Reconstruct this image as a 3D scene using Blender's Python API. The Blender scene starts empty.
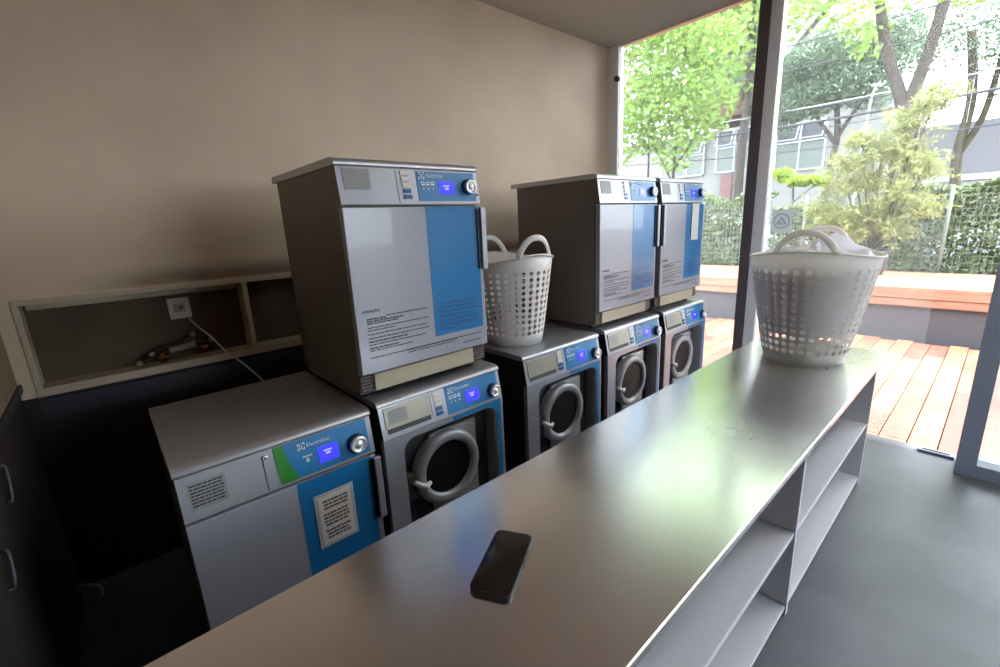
import bpy, bmesh, math, random
from mathutils import Vector, Matrix, noise
C = bpy.context.scene.collection
PI = math.pi
rnd = random.Random(7)

# ------------------------------------------------------------ materials
def lin(c):
    return tuple(((v / 255 / 12.92) if v / 255 <= .04045 else ((v / 255 + .055) / 1.055) ** 2.4) for v in c) + (1,)
MATS = {}
def mat(name, rgb, rough=.5, metal=0, noise_amt=0, noise_scale=8, bump=0, bump_scale=60, emit=None, estr=1, spec=.5, stretch=None, island=0, transl=0, coat=0, rgb2=None, rnoise=0):
    m = bpy.data.materials.new(name); m.use_nodes = True
    nt = m.node_tree; N = nt.nodes; L = nt.links
    b = N['Principled BSDF']
    b.inputs['Base Color'].default_value = lin(rgb)
    b.inputs['Roughness'].default_value = rough
    b.inputs['Metallic'].default_value = metal
    b.inputs['Specular IOR Level'].default_value = spec
    b.inputs['Coat Weight'].default_value = coat
    tc = N.new('ShaderNodeTexCoord'); mp = N.new('ShaderNodeMapping')
    L.new(tc.outputs['Object'], mp.inputs['Vector'])
    if stretch: mp.inputs['Scale'].default_value = stretch
    col = None
    if noise_amt or rgb2:
        n = N.new('ShaderNodeTexNoise'); n.inputs['Scale'].default_value = noise_scale; n.inputs['Detail'].default_value = 6
        L.new(mp.outputs[0], n.inputs['Vector'])
        mx = N.new('ShaderNodeMix'); mx.data_type = 'RGBA'
        c = lin(rgb)
        c2 = lin(rgb2) if rgb2 else tuple(v * (1 - noise_amt) for v in c[:3]) + (1,)
        mx.inputs[6].default_value = c; mx.inputs[7].default_value = c2
        cr = N.new('ShaderNodeMapRange'); cr.inputs[1].default_value = .35; cr.inputs[2].default_value = .65
        L.new(n.outputs['Fac'], cr.inputs[0]); L.new(cr.outputs[0], mx.inputs[0])
        col = mx.outputs[2]
        if rnoise:
            r2 = N.new('ShaderNodeMapRange'); r2.inputs[3].default_value = rough; r2.inputs[4].default_value = rough + rnoise
            L.new(n.outputs['Fac'], r2.inputs[0]); L.new(r2.outputs[0], b.inputs['Roughness'])
    if island:
        g = N.new('ShaderNodeNewGeometry'); hs = N.new('ShaderNodeHueSaturation')
        r = N.new('ShaderNodeMapRange'); r.inputs[3].default_value = 1 - island; r.inputs[4].default_value = 1 + island
        L.new(g.outputs['Random Per Island'], r.inputs[0]); L.new(r.outputs[0], hs.inputs['Value'])
        h2 = N.new('ShaderNodeMapRange'); h2.inputs[3].default_value = .5 - island * .06; h2.inputs[4].default_value = .5 + island * .06
        L.new(g.outputs['Random Per Island'], h2.inputs[0]); L.new(h2.outputs[0], hs.inputs['Hue'])
        if col: L.new(col, hs.inputs['Color'])
        else: hs.inputs['Color'].default_value = lin(rgb)
        col = hs.outputs[0]
    if col: L.new(col, b.inputs['Base Color'])
    if bump:
        n2 = N.new('ShaderNodeTexNoise'); n2.inputs['Scale'].default_value = bump_scale; n2.inputs['Detail'].default_value = 4
        L.new(mp.outputs[0], n2.inputs['Vector'])
        bp = N.new('ShaderNodeBump'); bp.inputs['Strength'].default_value = bump; bp.inputs['Distance'].default_value = .01
        L.new(n2.outputs['Fac'], bp.inputs['Height']); L.new(bp.outputs[0], b.inputs['Normal'])
    if emit:
        b.inputs['Emission Color'].default_value = lin(emit); b.inputs['Emission Strength'].default_value = estr
    if transl:
        t = N.new('ShaderNodeBsdfTranslucent'); ms = N.new('ShaderNodeMixShader'); ms.inputs[0].default_value = transl
        if col: L.new(col, t.inputs['Color'])
        else: t.inputs['Color'].default_value = lin(rgb)
        out = N['Material Output']
        L.new(b.outputs[0], ms.inputs[1]); L.new(t.outputs[0], ms.inputs[2]); L.new(ms.outputs[0], out.inputs['Surface'])
    MATS[name] = m
    return m

def glass_mat(name, tint=(1, 1, 1), haze=.03, refl=1.45):
    m = bpy.data.materials.new(name); m.use_nodes = True
    nt = m.node_tree; N = nt.nodes; L = nt.links; N.clear()
    out = N.new('ShaderNodeOutputMaterial'); tr = N.new('ShaderNodeBsdfTransparent'); tr.inputs[0].default_value = (*tint, 1)
    gl = N.new('ShaderNodeBsdfGlossy'); gl.inputs['Roughness'].default_value = .02
    fr = N.new('ShaderNodeFresnel'); fr.inputs[0].default_value = refl
    mx = N.new('ShaderNodeMixShader'); L.new(fr.outputs[0], mx.inputs[0]); L.new(tr.outputs[0], mx.inputs[1]); L.new(gl.outputs[0], mx.inputs[2])
    df = N.new('ShaderNodeBsdfTranslucent'); df.inputs[0].default_value = (.9, .92, .95, 1)
    m2 = N.new('ShaderNodeMixShader'); m2.inputs[0].default_value = haze
    L.new(mx.outputs[0], m2.inputs[1]); L.new(df.outputs[0], m2.inputs[2]); L.new(m2.outputs[0], out.inputs[0])
    MATS[name] = m
    return m

M = MATS
mat('wall_paint', (230, 207, 182), .75, noise_amt=.12, noise_scale=2.2, bump=.05, bump_scale=30)
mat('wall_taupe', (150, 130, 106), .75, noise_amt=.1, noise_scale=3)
def dark_band():  # soft brown band across the wall just above the niche
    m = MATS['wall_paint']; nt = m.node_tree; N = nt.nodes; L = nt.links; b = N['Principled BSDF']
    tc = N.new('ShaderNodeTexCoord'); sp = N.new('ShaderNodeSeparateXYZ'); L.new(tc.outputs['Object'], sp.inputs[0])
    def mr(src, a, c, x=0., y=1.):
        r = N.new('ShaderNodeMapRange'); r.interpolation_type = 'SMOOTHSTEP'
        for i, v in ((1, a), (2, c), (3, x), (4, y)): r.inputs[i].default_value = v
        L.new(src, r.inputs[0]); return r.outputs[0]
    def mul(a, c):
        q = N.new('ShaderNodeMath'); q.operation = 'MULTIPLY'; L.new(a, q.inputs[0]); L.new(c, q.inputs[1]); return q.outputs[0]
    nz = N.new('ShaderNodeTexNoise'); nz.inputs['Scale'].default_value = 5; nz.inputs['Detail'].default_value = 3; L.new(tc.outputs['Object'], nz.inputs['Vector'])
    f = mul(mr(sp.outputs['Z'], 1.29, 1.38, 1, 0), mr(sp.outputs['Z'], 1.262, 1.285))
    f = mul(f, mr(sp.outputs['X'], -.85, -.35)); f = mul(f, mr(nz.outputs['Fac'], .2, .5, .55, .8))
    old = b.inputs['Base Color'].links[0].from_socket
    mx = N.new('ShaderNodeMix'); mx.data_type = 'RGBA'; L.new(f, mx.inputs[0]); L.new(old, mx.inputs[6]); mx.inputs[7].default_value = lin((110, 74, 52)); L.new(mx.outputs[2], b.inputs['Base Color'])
dark_band()
mat('wall_dark', (44, 34, 34), .7, noise_amt=.3, noise_scale=4)
mat('wall_plum', (96, 88, 84), .7)
mat('ceiling', (190, 184, 176), .8)
mat('floor', (98, 100, 106), .36, noise_amt=.25, noise_scale=2.5, bump=.04, bump_scale=12, rnoise=.12)
mat('niche_board', (196, 180, 155), .5, noise_amt=.1, noise_scale=20)
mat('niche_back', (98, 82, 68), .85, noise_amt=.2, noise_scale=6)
mat('dark_band', (96, 66, 48), .9)
mat('dark_trim', (42, 42, 52), .6)
mat('socket', (205, 198, 186), .35)
mat('black', (18, 18, 20), .4)
mat('rubber', (30, 30, 32), .7)
mat('copper', (150, 88, 60), .4, metal=.8)
mat('pvc', (150, 140, 128), .4)
mat('cable', (190, 176, 160), .5)
mat('frame_metal', (242, 244, 248), .35)
mat('frame_dark', (96, 88, 92), .5)
mat('post_metal', (134, 142, 160), .42)
mat('lid_steel', (188, 188, 192), .34, metal=.75, noise_amt=.08, noise_scale=14, stretch=(1, 8, 1), rnoise=.1)
mat('side_paint', (122, 115, 112), .5, metal=.3, noise_amt=.06, noise_scale=5)
mat('side_dark', (58, 60, 70), .5, metal=.2)
mat('silver', (168, 170, 178), .36, metal=.35, noise_amt=.03)
mat('door_silver', (160, 161, 172), .26, coat=.25)
mat('blue', (32, 118, 178), .24, coat=.3)
mat('blue_dark', (22, 84, 142), .3)
mat('blue_panel', (36, 120, 176), .35)
mat('green', (46, 132, 44), .35)
mat('cream', (182, 172, 148), .5)
mat('hatch', (158, 152, 138), .4, metal=.3)
mat('label_grey', (146, 144, 142), .5)
mat('btn_light', (212, 208, 196), .4)
mat('knob_silver', (240, 240, 240), .25, metal=.4)
mat('knob_dark', (44, 66, 92), .35)
mat('lcd', (40, 40, 200), .2, emit=(60, 60, 255), estr=1.0)
mat('lcd_bright', (130, 130, 255), .2, emit=(150, 150, 255), estr=1.3)
mat('white_print', (235, 240, 245), .4)
mat('dark_print', (46, 48, 56), .5)
mat('ring', (160, 162, 166), .35, metal=.2)
mat('plate', (178, 178, 176), .4, metal=.3)
mat('recess', (62, 60, 62), .6)
mat('drum', (20, 17, 18), .5, spec=.25)
mat('latch', (92, 84, 82), .45)
mat('lever', (214, 214, 214), .35)
mat('paper', (226, 222, 216), .6, noise_amt=.05)
mat('sleeve', (196, 196, 200), .18, coat=.5)
mat('paper_ink', (110, 98, 92), .7)
mat('laminate', (206, 206, 212), .45)
mat('laminate_edge', (188, 188, 196), .4)
mat('basket', (246, 243, 238), .38, transl=.4)
mat('basket2', (242, 239, 236), .38, transl=.15)
mat('cloth', (244, 246, 252), .8, transl=.3)
mat('phone_body', (66, 66, 74), .3, metal=.5)
mat('phone_glass', (10, 10, 12), .08, coat=.5)
mat('deck_wood', (158, 104, 80), .5, noise_amt=.35, noise_scale=2, stretch=(1, 3, 4), island=.35)
mat('bench_wood', (150, 112, 94), .5, noise_amt=.25, noise_scale=5, stretch=(6, .7, 6), island=.12)
mat('riser', (71, 71, 76), .7)
mat('soil', (74, 60, 46), .9)
mat('asphalt', (66, 65, 66), .9)
mat('leaf_hedge', (112, 126, 92), .5, island=.4, transl=.35)
mat('leaf_bright', (129, 155, 76), .5, island=.4, transl=.55)
mat('leaf_yellow', (144, 148, 96), .5, island=.35, transl=.4)
mat('leaf_grey', (101, 120, 96), .5, island=.3, transl=.4)
mat('leaf_lime', (138, 163, 53), .5, island=.2, transl=.5)
mat('bark', (66, 58, 52), .9, noise_amt=.4, noise_scale=9, bump=.5, bump_scale=14)
mat('bark_moss', (62, 56, 40), .9, noise_amt=.4, noise_scale=6)
mat('bld_wall', (127, 125, 124), .8, noise_amt=.04)
mat('bld_shade', (88, 87, 90), .8)
mat('bld_red', (110, 79, 77), .8)
mat('bld_panel', (96, 105, 100), .5)
mat('bld_white', (169, 170, 175), .5)
mat('bld_glass', (50, 54, 66), .25)
mat('wire', (60, 60, 66), .6)
mat('wire_pale', (190, 190, 190), .6)
mat('mesh_wire', (120, 128, 118), .5)
mat('car_white', (194, 198, 205), .25, coat=.5)
mat('car_glass', (50, 60, 70), .1)
mat('sticker', (225, 232, 236), .5, transl=.7)
glass_mat('glass', (.97, .985, .98), .022)
glass_mat('glass_clear', (.97, .985, .98), .015)

# brushed steel worktop
def worktop_mat():
    m = mat('worktop', (238, 236, 234), .16, metal=1)
    nt = m.node_tree; N = nt.nodes; L = nt.links; b = N['Principled BSDF']
    tc = N.new('ShaderNodeTexCoord'); mp = N.new('ShaderNodeMapping'); mp.inputs['Scale'].default_value = (1.2, 2, 1)
    n = N.new('ShaderNodeTexNoise'); n.inputs['Scale'].default_value = 1.6; n.inputs['Detail'].default_value = 7
    L.new(tc.outputs['Object'], mp.inputs[0]); L.new(mp.outputs[0], n.inputs['Vector'])
    r = N.new('ShaderNodeMapRange'); r.inputs[1].default_value = .3; r.inputs[2].default_value = .7; r.inputs[3].default_value = .19; r.inputs[4].default_value = .28
    L.new(n.outputs['Fac'], r.inputs[0]); L.new(r.outputs[0], b.inputs['Roughness'])
    n2 = N.new('ShaderNodeTexNoise'); n2.inputs['Scale'].default_value = 3.5; n2.inputs['Detail'].default_value = 0
    L.new(tc.outputs['Object'], n2.inputs['Vector'])
    bp = N.new('ShaderNodeBump'); bp.inputs['Strength'].default_value = .05; bp.inputs['Distance'].default_value = .01
    L.new(n2.outputs['Fac'], bp.inputs['Height']); L.new(bp.outputs[0], b.inputs['Normal'])
    return m
worktop_mat()

# ------------------------------------------------------------ mesh helpers
class MB:
    def __init__(s): s.bm = bmesh.new(); s.mats = []
    def mi(s, m):
        if m not in s.mats: s.mats.append(m)
        return s.mats.index(m)
    def quad(s, pts, m=None, smooth=False):
        f = s.bm.faces.new([s.bm.verts.new(p) for p in pts]); f.material_index = s.mi(m); f.smooth = smooth; return f
    def box(s, x0, x1, y0, y1, z0, z1, m=None, bev=0, seg=2):
        t = bmesh.new(); bmesh.ops.create_cube(t, size=1)
        for v in t.verts:
            v.co = Vector((x0 + (v.co.x + .5) * (x1 - x0), y0 + (v.co.y + .5) * (y1 - y0), z0 + (v.co.z + .5) * (z1 - z0)))
        if bev: bmesh.ops.bevel(t, geom=t.edges[:], offset=bev, segments=seg, affect='EDGES', profile=.5)
        s.join(t, m, smooth=False); return s
    def join(s, t, m, smooth=False, mtx=None):
        i = s.mi(m); mp = {}
        for v in t.verts: mp[v] = s.bm.verts.new(mtx @ v.co if mtx else v.co)
        for f in t.faces:
            try:
                g = s.bm.faces.new([mp[v] for v in f.verts]); g.material_index = i; g.smooth = smooth
            except ValueError: pass
        t.free()
    def prism(s, prof, x0, x1, m=None, axis='x', bev=0):
        # prof: list of (a,b) ; axis x -> (y,z)
        def P(x, a, b):
            return (x, a, b) if axis == 'x' else ((a, x, b) if axis == 'y' else (a, b, x))
        t = bmesh.new()
        A = [t.verts.new(P(x0, *q)) for q in prof]; B = [t.verts.new(P(x1, *q)) for q in prof]
        t.faces.new(A); t.faces.new(B[::-1])
        n = len(prof)
        for i in range(n): t.faces.new([A[i], B[i], B[(i + 1) % n], A[(i + 1) % n]][::-1])
        bmesh.ops.recalc_face_normals(t, faces=t.faces)
        if bev: bmesh.ops.bevel(t, geom=t.edges[:], offset=bev, segments=2, affect='EDGES', profile=.5)
        s.join(t, m); return s
    def tube(s, pts, r, m=None, seg=8, closed=False, flat=1.0):
        pts = [Vector(p) for p in pts]; n = len(pts); rings = []
        up = Vector((0, 0, 1)); i_m = s.mi(m)
        prev = None
        for i, p in enumerate(pts):
            a = pts[(i - 1) % n] if (closed or i > 0) else p; b = pts[(i + 1) % n] if (closed or i < n - 1) else p
            d = (b - a).normalized()
            if prev is None:
                u = d.cross(up)
                if u.length < .05: u = d.cross(Vector((1, 0, 0)))
                u.normalize()
            else:
                u = (prev - d * prev.dot(d)).normalized()
            prev = u; w = d.cross(u)
            rr = r[i] if isinstance(r, (list, tuple)) else r
            rings.append([s.bm.verts.new(p + (u * math.cos(2 * PI * k / seg) * rr * flat + w * math.sin(2 * PI * k / seg) * rr)) for k in range(seg)])
        for i in range(n if closed else n - 1):
            A = rings[i]; B = rings[(i + 1) % n]
            for k in range(seg):
                f = s.bm.faces.new([A[k], A[(k + 1) % seg], B[(k + 1) % seg], B[k]]); f.smooth = True; f.material_index = i_m
        if not closed:
            for R_ in (rings[0], rings[-1]):
                try: f = s.bm.faces.new(R_); f.material_index = i_m
                except ValueError: pass
        return s
    def lathe(s, prof, cx, cz, y0=0, m=None, seg=40, axis='y', smooth=True):
        # prof list of (r, a): revolve about axis
        i_m = s.mi(m); rings = []
        for r, a in prof:
            ring = []
            for k in range(seg):
                t = 2 * PI * k / seg
                if axis == 'y': ring.append(s.bm.verts.new((cx + r * math.cos(t), y0 + a, cz + r * math.sin(t))))
                else: ring.append(s.bm.verts.new((cx + r * math.cos(t), y0 + r * math.sin(t), cz + a)))
            rings.append(ring)
        for A, B in zip(rings, rings[1:]):
            for k in range(seg):
                f = s.bm.faces.new([A[k], A[(k + 1) % seg], B[(k + 1) % seg], B[k]]); f.smooth = smooth; f.material_index = i_m
        for R_ in (rings[0], rings[-1]):
            f = s.bm.faces.new(R_); f.material_index = i_m
        return s
    def build(s, name, m=None, parent=None, loc=None, solid=0):
        bmesh.ops.recalc_face_normals(s.bm, faces=s.bm.faces)
        me = bpy.data.meshes.new(name); s.bm.to_mesh(me); s.bm.free()
        mats = [q if q else m for q in s.mats] or [m]
        for q in mats: me.materials.append(MATS[q])
        o = bpy.data.objects.new(name, me); C.objects.link(o)
        if parent: o.parent = parent
        if loc: o.location = loc
        if solid:
            md = o.modifiers.new('thickness', 'SOLIDIFY'); md.thickness = solid; md.offset = -1
        return o

def empty(name, loc, rz=0):
    o = bpy.data.objects.new(name, None); C.objects.link(o); o.location = loc; o.rotation_euler = (0, 0, rz); o.empty_display_size = .1
    return o
def tag(o, label, cat, group=None, kind=None):
    o['label'] = label; o['category'] = cat
    if group: o['group'] = group
    if kind: o['kind'] = kind
    return o
def struct(o, label=None):
    o['kind'] = 'structure'
    if label: o['label'] = label
    return o
def children(o): return [c for c in bpy.data.objects if c.parent == o]
def copy_tree(o, parent=None):
    c = o.copy(); C.objects.link(c)
    if parent: c.parent = parent
    for ch in children(o): copy_tree(ch, c)
    return c
def text_obj(name, s, size, x, y, z, m, parent, depth=.0006, slant=0, align='LEFT'):
    cu = bpy.data.curves.new(name, 'FONT'); cu.body = s; cu.size = size; cu.extrude = depth; cu.align_x = align; cu.resolution_u = 3
    tmp = bpy.data.objects.new('tmp', cu); C.objects.link(tmp)
    dg = bpy.context.evaluated_depsgraph_get(); dg.update()
    me = bpy.data.meshes.new_from_object(tmp.evaluated_get(dg))
    bpy.data.objects.remove(tmp); bpy.data.curves.remove(cu)
    me.name = name
    me.transform(Matrix.Translation((x, y, z)) @ Matrix.Rotation(PI / 2 + slant, 4, 'X'))
    me.materials.clear(); me.materials.append(MATS[m])
    o = bpy.data.objects.new(name, me); C.objects.link(o); o.parent = parent
    return o

W = .60
# ------------------------------------------------------------ machine parts
def bull(D, t=.026, r=.022, y0=-.004):
    pr = [(D, 0), (D, -t), (y0 + .004, -t), (y0, -t + .003)]
    ry, rz = .030, t - .007
    for k in range(0, 9):
        a = PI - (PI / 2) * k / 8
        pr.append((y0 + ry + ry * math.cos(a), -rz + rz * math.sin(a)))
    return pr
def fy(z, z0=-.026, z1=-.155, d=.02):
    return -d * (z0 - z) / (z0 - z1)
def plate(mb, x0, x1, za, zb, dy, th, m=None, z1=-.155, f=fy):
    # a thin plate lying on the slanted fascia, za top, zb bottom
    a, b = f(za), f(zb)
    P = [(x0, a - dy, za), (x1, a - dy, za), (x1, b - dy, zb), (x0, b - dy, zb)]
    Q = [(p[0], p[1] + th, p[2]) for p in P]
    i = mb.mi(m)
    V = [mb.bm.verts.new(p) for p in P]; U = [mb.bm.verts.new(p) for p in Q]
    for fc in ([V[0], V[1], V[2], V[3]], [U[3], U[2], U[1], U[0]], [V[0], U[0], U[1], V[1]], [V[1], U[1], U[2], V[2]], [V[2], U[2], U[3], V[3]], [V[3], U[3], U[0], V[0]]):
        g = mb.bm.faces.new(fc); g.material_index = i
def emblem(parent, x, z, s, f):
    mb = MB(); y = f(z) - .0035
    def bx(a, b, c, d): mb.box(x + a * s, x + b * s, y - .0006, y, z + c * s, z + d * s)
    # square frame open in the middle of each side, with a blade shape turning inside
    bx(0, .34, .88, 1); bx(.62, 1, .88, 1); bx(0, .34, 0, .12); bx(.62, 1, 0, .12)
    bx(0, .12, .12, .4); bx(0, .12, .62, .88); bx(.88, 1, .12, .4); bx(.88, 1, .62, .88)
    pts = []
    for k in range(14):
        a = PI * .5 + 2 * PI * .62 * k / 13
        pts.append((x + s * (.5 + .26 * math.cos(a)), y - .0003, z + s * (.5 + .26 * math.sin(a))))
    mb.tube(pts, s * .055, seg=6)
    mb.prism([(x + s * .5, z + s * .78), (x + s * .72, z + s * .5), (x + s * .5, z + s * .42)], y - .0006, y, axis='y')
    return mb.build('logo_emblem', 'white_print', parent)
def knob(parent, x, z, f, r=.027):
    y = f(z)
    mb = MB(); mb.lathe([(r * 1.12, 0), (r * 1.08, -.016), (r * .9, -.02)], x, z, y, seg=28)
    k = mb.build('knob', 'knob_dark', parent)
    mb = MB(); mb.lathe([(r * .98, -.016), (r, -.024), (r * .94, -.029), (r * .74, -.029), (r * .7, -.025), (r * .42, -.025), (r * .36, -.029), (.001, -.030)], x, z, y, seg=28)
    mb.build('knob_cap', 'knob_silver', k)
    return k
def display(parent, x0, x1, z0, z1, f):
    mb = MB(); plate(mb, x0, x1, z1, z0, .0045, .004, f=f); d = mb.build('display', 'lcd', parent)
    mb = MB()
    plate(mb, x0 + .018, x1 - .022, z1 - .014, z1 - .018, .0052, .0006, f=f)
    plate(mb, x0 + .025, x1 - .028, z1 - .023, z1 - .029, .0052, .0006, f=f)
    mb.build('display_digits', 'lcd_bright', d)
    return d
def buttons_column(parent, x0, x1, zt, f, step=.021):
    for i in range(5):
        mb = MB(); z = zt - i * step
        plate(mb, x0 + .001 * i, x1 + .001 * i, z, z - .014, .005, .005, f=f)
        mb.build('program_button', 'btn_light' if i < 3 else 'blue_dark', parent)
def icon_buttons(parent, x, z, f):
    for i in range(3):
        mb = MB(); X = x + i * .0215
        plate(mb, X, X + .015, z, z - .0125, .0046, .004, f=f)
        plate(mb, X + .003, X + .012, z - .003, z - .008, .0052, .0006, 'blue_dark', f=f)
        mb.build('option_button', 'white_print', parent)
    for i in range(3):
        mb = MB(); X = x + .004 + i * .0215
        plate(mb, X, X + .007, z - .022, z - .029, .0042, .002, f=f)
        mb.build('indicator_light', 'btn_light', parent)

def text_lines(mb, y, specs, seed=3, m=None):
    r = random.Random(seed)
    for x0, x1, z, h in specs:
        x = x0
        while x < x1 - .004:
            w = min(r.uniform(.008, .026), x1 - x)
            mb.box(x, x + w, y - .0005, y, z - h, z)
            x += w + r.uniform(.0015, .003)

def make_dryer(kind):
    H = .832
    root = empty('tumble_dryer', (0, 0, 0))
    D = .66
    low = kind == 'floor'
    gap = -.168 if low else -.156
    f = lambda z: fy(z, -.026, gap, .02)
    mb = MB(); mb.prism(bull(D + .0), 0, W)
    mb.build('lid', 'lid_steel', root)
    # casing with its slanted nose
    mb = MB()
    pr = [(D - .05, -H), (D - .05, -.026), (.002, -.026), (f(gap) + .003, gap), (.016, gap), (.016, -.752), (.02, -.752), (.02, -H + .0)]
    mb.prism(pr, .004, W - .004)
    cas = mb.build('casing', 'side_paint', root)
    mb = MB()
    for k in range(14):
        mb.box(.05, W - .05, D - .05, D - .042, -.2 - k * .028, -.186 - k * .028)
    mb.build('rear_vent', 'black', root)
    # fascia
    mb = MB(); plate(mb, .004, W - .004, -.03, gap + .004, .0005, .003, f=f)
    fas = mb.build('control_fascia', 'silver', root)
    if low:
        mb = MB(); plate(mb, .296, .578, -.031, gap + .012, .0025, .002, f=f); mb.build('display_panel', 'blue_panel', fas)
        mb = MB()
        # green corner with a curved edge
        pts = [(.262, -.031), (.296, -.031)]
        for k in range(9): t = k / 8; pts.append((.294 + .030 * math.sin(t * PI / 2) * t, -.031 - (abs(gap) - .043) * t))
        pts.append((.270, gap + .012))
        i = mb.mi(None)
        A = [mb.bm.verts.new((x, f(z) - .0032, z)) for x, z in pts]; mb.bm.faces.new(A)
        mb.build('green_panel', 'green', fas)
        mb = MB(); mb.lathe([(.0085, 0), (.0085, -.006), (.006, -.008)], .237, -.052, f(-.052), seg=20); lk = mb.build('key_lock', 'knob_silver', root)
        mb = MB(); mb.lathe([(.0035, -.0075), (.0030, -.0092)], .237, -.052, f(-.052), seg=12); mb.build('keyhole', 'black', lk)
        mb = MB(); plate(mb, .228, .231, -.045, gap + .01, .0012, .001, f=f); mb.build('hatch_seam', 'dark_print', fas)
        mb = MB(); plate(mb, .026, .124, -.052, -.135, .0018, .001, f=f); lb = mb.build('rating_label', 'label_grey', fas)
        mb = MB()
        for k in range(7): text_lines_slanted(mb, .032, .118, -.060 - k * .010, .005, f, k)
        mb.build('label_print', 'dark_print', lb)
        emblem(fas, .335, -.066, .024, f)
        text_obj('logo_lettering', 'Electrolux', .019, .364, f(-.058) - .003, -.062, 'white_print', fas)
        mb = MB(); plate(mb, .345, .378, -.09, -.094, .0032, .001, f=f); plate(mb, .356, .366, -.100, -.112, .0032, .001, f=f); mb.build('option_icon', 'btn_light', fas)
        display(fas, .397, .465, -.132, -.078, f)
        knob(root, .532, -.108, f, .031)
    else:
        mb = MB(); plate(mb, .306, .577, -.033, gap + .014, .0025, .002, f=f); mb.build('display_panel', 'blue_panel', fas)
        mb = MB(); plate(mb, .222, .2245, -.032, gap + .006, .0012, .001, f=f); mb.build('hatch_seam', 'dark_print', fas)
        mb = MB(); plate(mb, .026, .12, -.036, -.104, .0022, .002, f=f); mb.build('rating_label', 'label_grey', fas)
        buttons_column(fas, .240, .272, -.036, f)
        emblem(fas, .314, -.063, .026, f)
        text_obj('logo_lettering', 'Electrolux', .019, .348, f(-.05) - .003, -.055, 'white_print', fas)
        icon_buttons(fas, .322, -.072, f)
        display(fas, .402, .472, -.116, -.070, f)
        knob(root, .54, -.088, f)
        mb = MB(); mb.lathe([(.005, 0), (.004, -.006)], .584, -.118, f(-.118), seg=12); mb.build('key_lock', 'black', root)
    # door
    zt = gap - .006; zb = -.748
    mb = MB(); mb.box(.003, W - .006, -.022, .010, zb, zt, bev=.003); door = mb.build('door', 'door_silver', root)
    bb = -.665 if not low else -.70
    mb = MB(); mb.box(.312 if low else .326, .574, -.0232, -.0215, bb, zt - .001); mb.build('blue_panel', 'blue', door)
    mb = MB(); mb.box(.566, .580, -.030, -.0215, zt - .255, zt - .012, 'black'); mb.box(.580, .606, -.040, -.0215, zt - .258, zt - .006, None, bev=.003)
    mb.build('handle', 'silver', door)
    if not low:
        mb = MB()
        S = [(.042, .12, -.545, .004), (.042, .19, -.553, .004), (.042, .17, -.561, .004), (.12, .3, -.540, .003), (.042, .30, -.577, .003), (.042, .15, -.587, .003), (.042, .29, -.601, .003),
             (.042, .3, -.616, .003), (.042, .20, -.628, .004), (.042, .28, -.640, .003), (.042, .16, -.652, .0045), (.044, .22, -.662, .003),
             (.042, .30, -.688, .003), (.20, .43, -.690, .003), (.30, .565, -.688, .003), (.195, .42, -.699, .003), (.46, .56, -.716, .003)]
        for lo_z, hi_z in ((-.67, 0), (-.70, -.67), (-1, -.70)):
            sub = [(a, b_, z, h * 1.35) for a, b_, z, h in S if lo_z < z <= hi_z]
            text_lines(mb, -.0222, sub, 3 + len(sub)); mb.build('printed_text', 'dark_print', door); mb = MB()
        mb.bm.free()
        text_obj('printed_heading', 'ATENÇÃO:', .014, .03, -.0226, -.524, 'dark_print', door)
        mb = MB()
        S = [(.352, .55, -.535, .006), (.352, .53, -.552, .006), (.352, .56, -.569, .007), (.352, .50, -.586, .007), (.352, .55, -.603, .007), (.352, .54, -.620, .009), (.352, .46, -.636, .009)]
        text_lines(mb, -.0237, S, 5); mb.build('blue_print', 'blue_dark', door)
    # base with corner vents
    mb = MB(); mb.box(.055, .525, -.004, .02, -.824, -.757, bev=.003); mb.build('base_panel', 'cream', root)
    mb = MB(); mb.box(.055 + .185, .055 + .2, -.006, -.003, -.829, -.821); mb.build('base_catch', 'black', root)
    for a, b_ in ((.006, .053), (.528, .594)):
        mb = MB(); mb.box(a, b_, .014, .022, -.828, -.757, 'black')
        for k in range(5): mb.box(a, b_, .004, .016, -.768 - k * .012, -.763 - k * .012)
        mb.build('corner_vent', 'side_paint', root)
    bot = -.856 if not low else -.834
    hgt = .856 if not low else .834
    for x in (.05, W - .05):
        for y in (.07, D - .12):
            mb = MB(); mb.lathe([(.02, -hgt), (.02, -hgt + .006), (.012, -hgt + .008), (.012, -.83)], x, 0, y, seg=14, axis='z'); mb.build('foot', 'rubber', root)
    return root
def text_lines_slanted(mb, x0, x1, z, h, f, seed):
    r = random.Random(seed); x = x0
    while x < x1 - .004:
        w = min(r.uniform(.006, .018), x1 - x); plate(mb, x, x + w, z, z - h, .0022, .0005, f=f); x += w + .002

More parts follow.
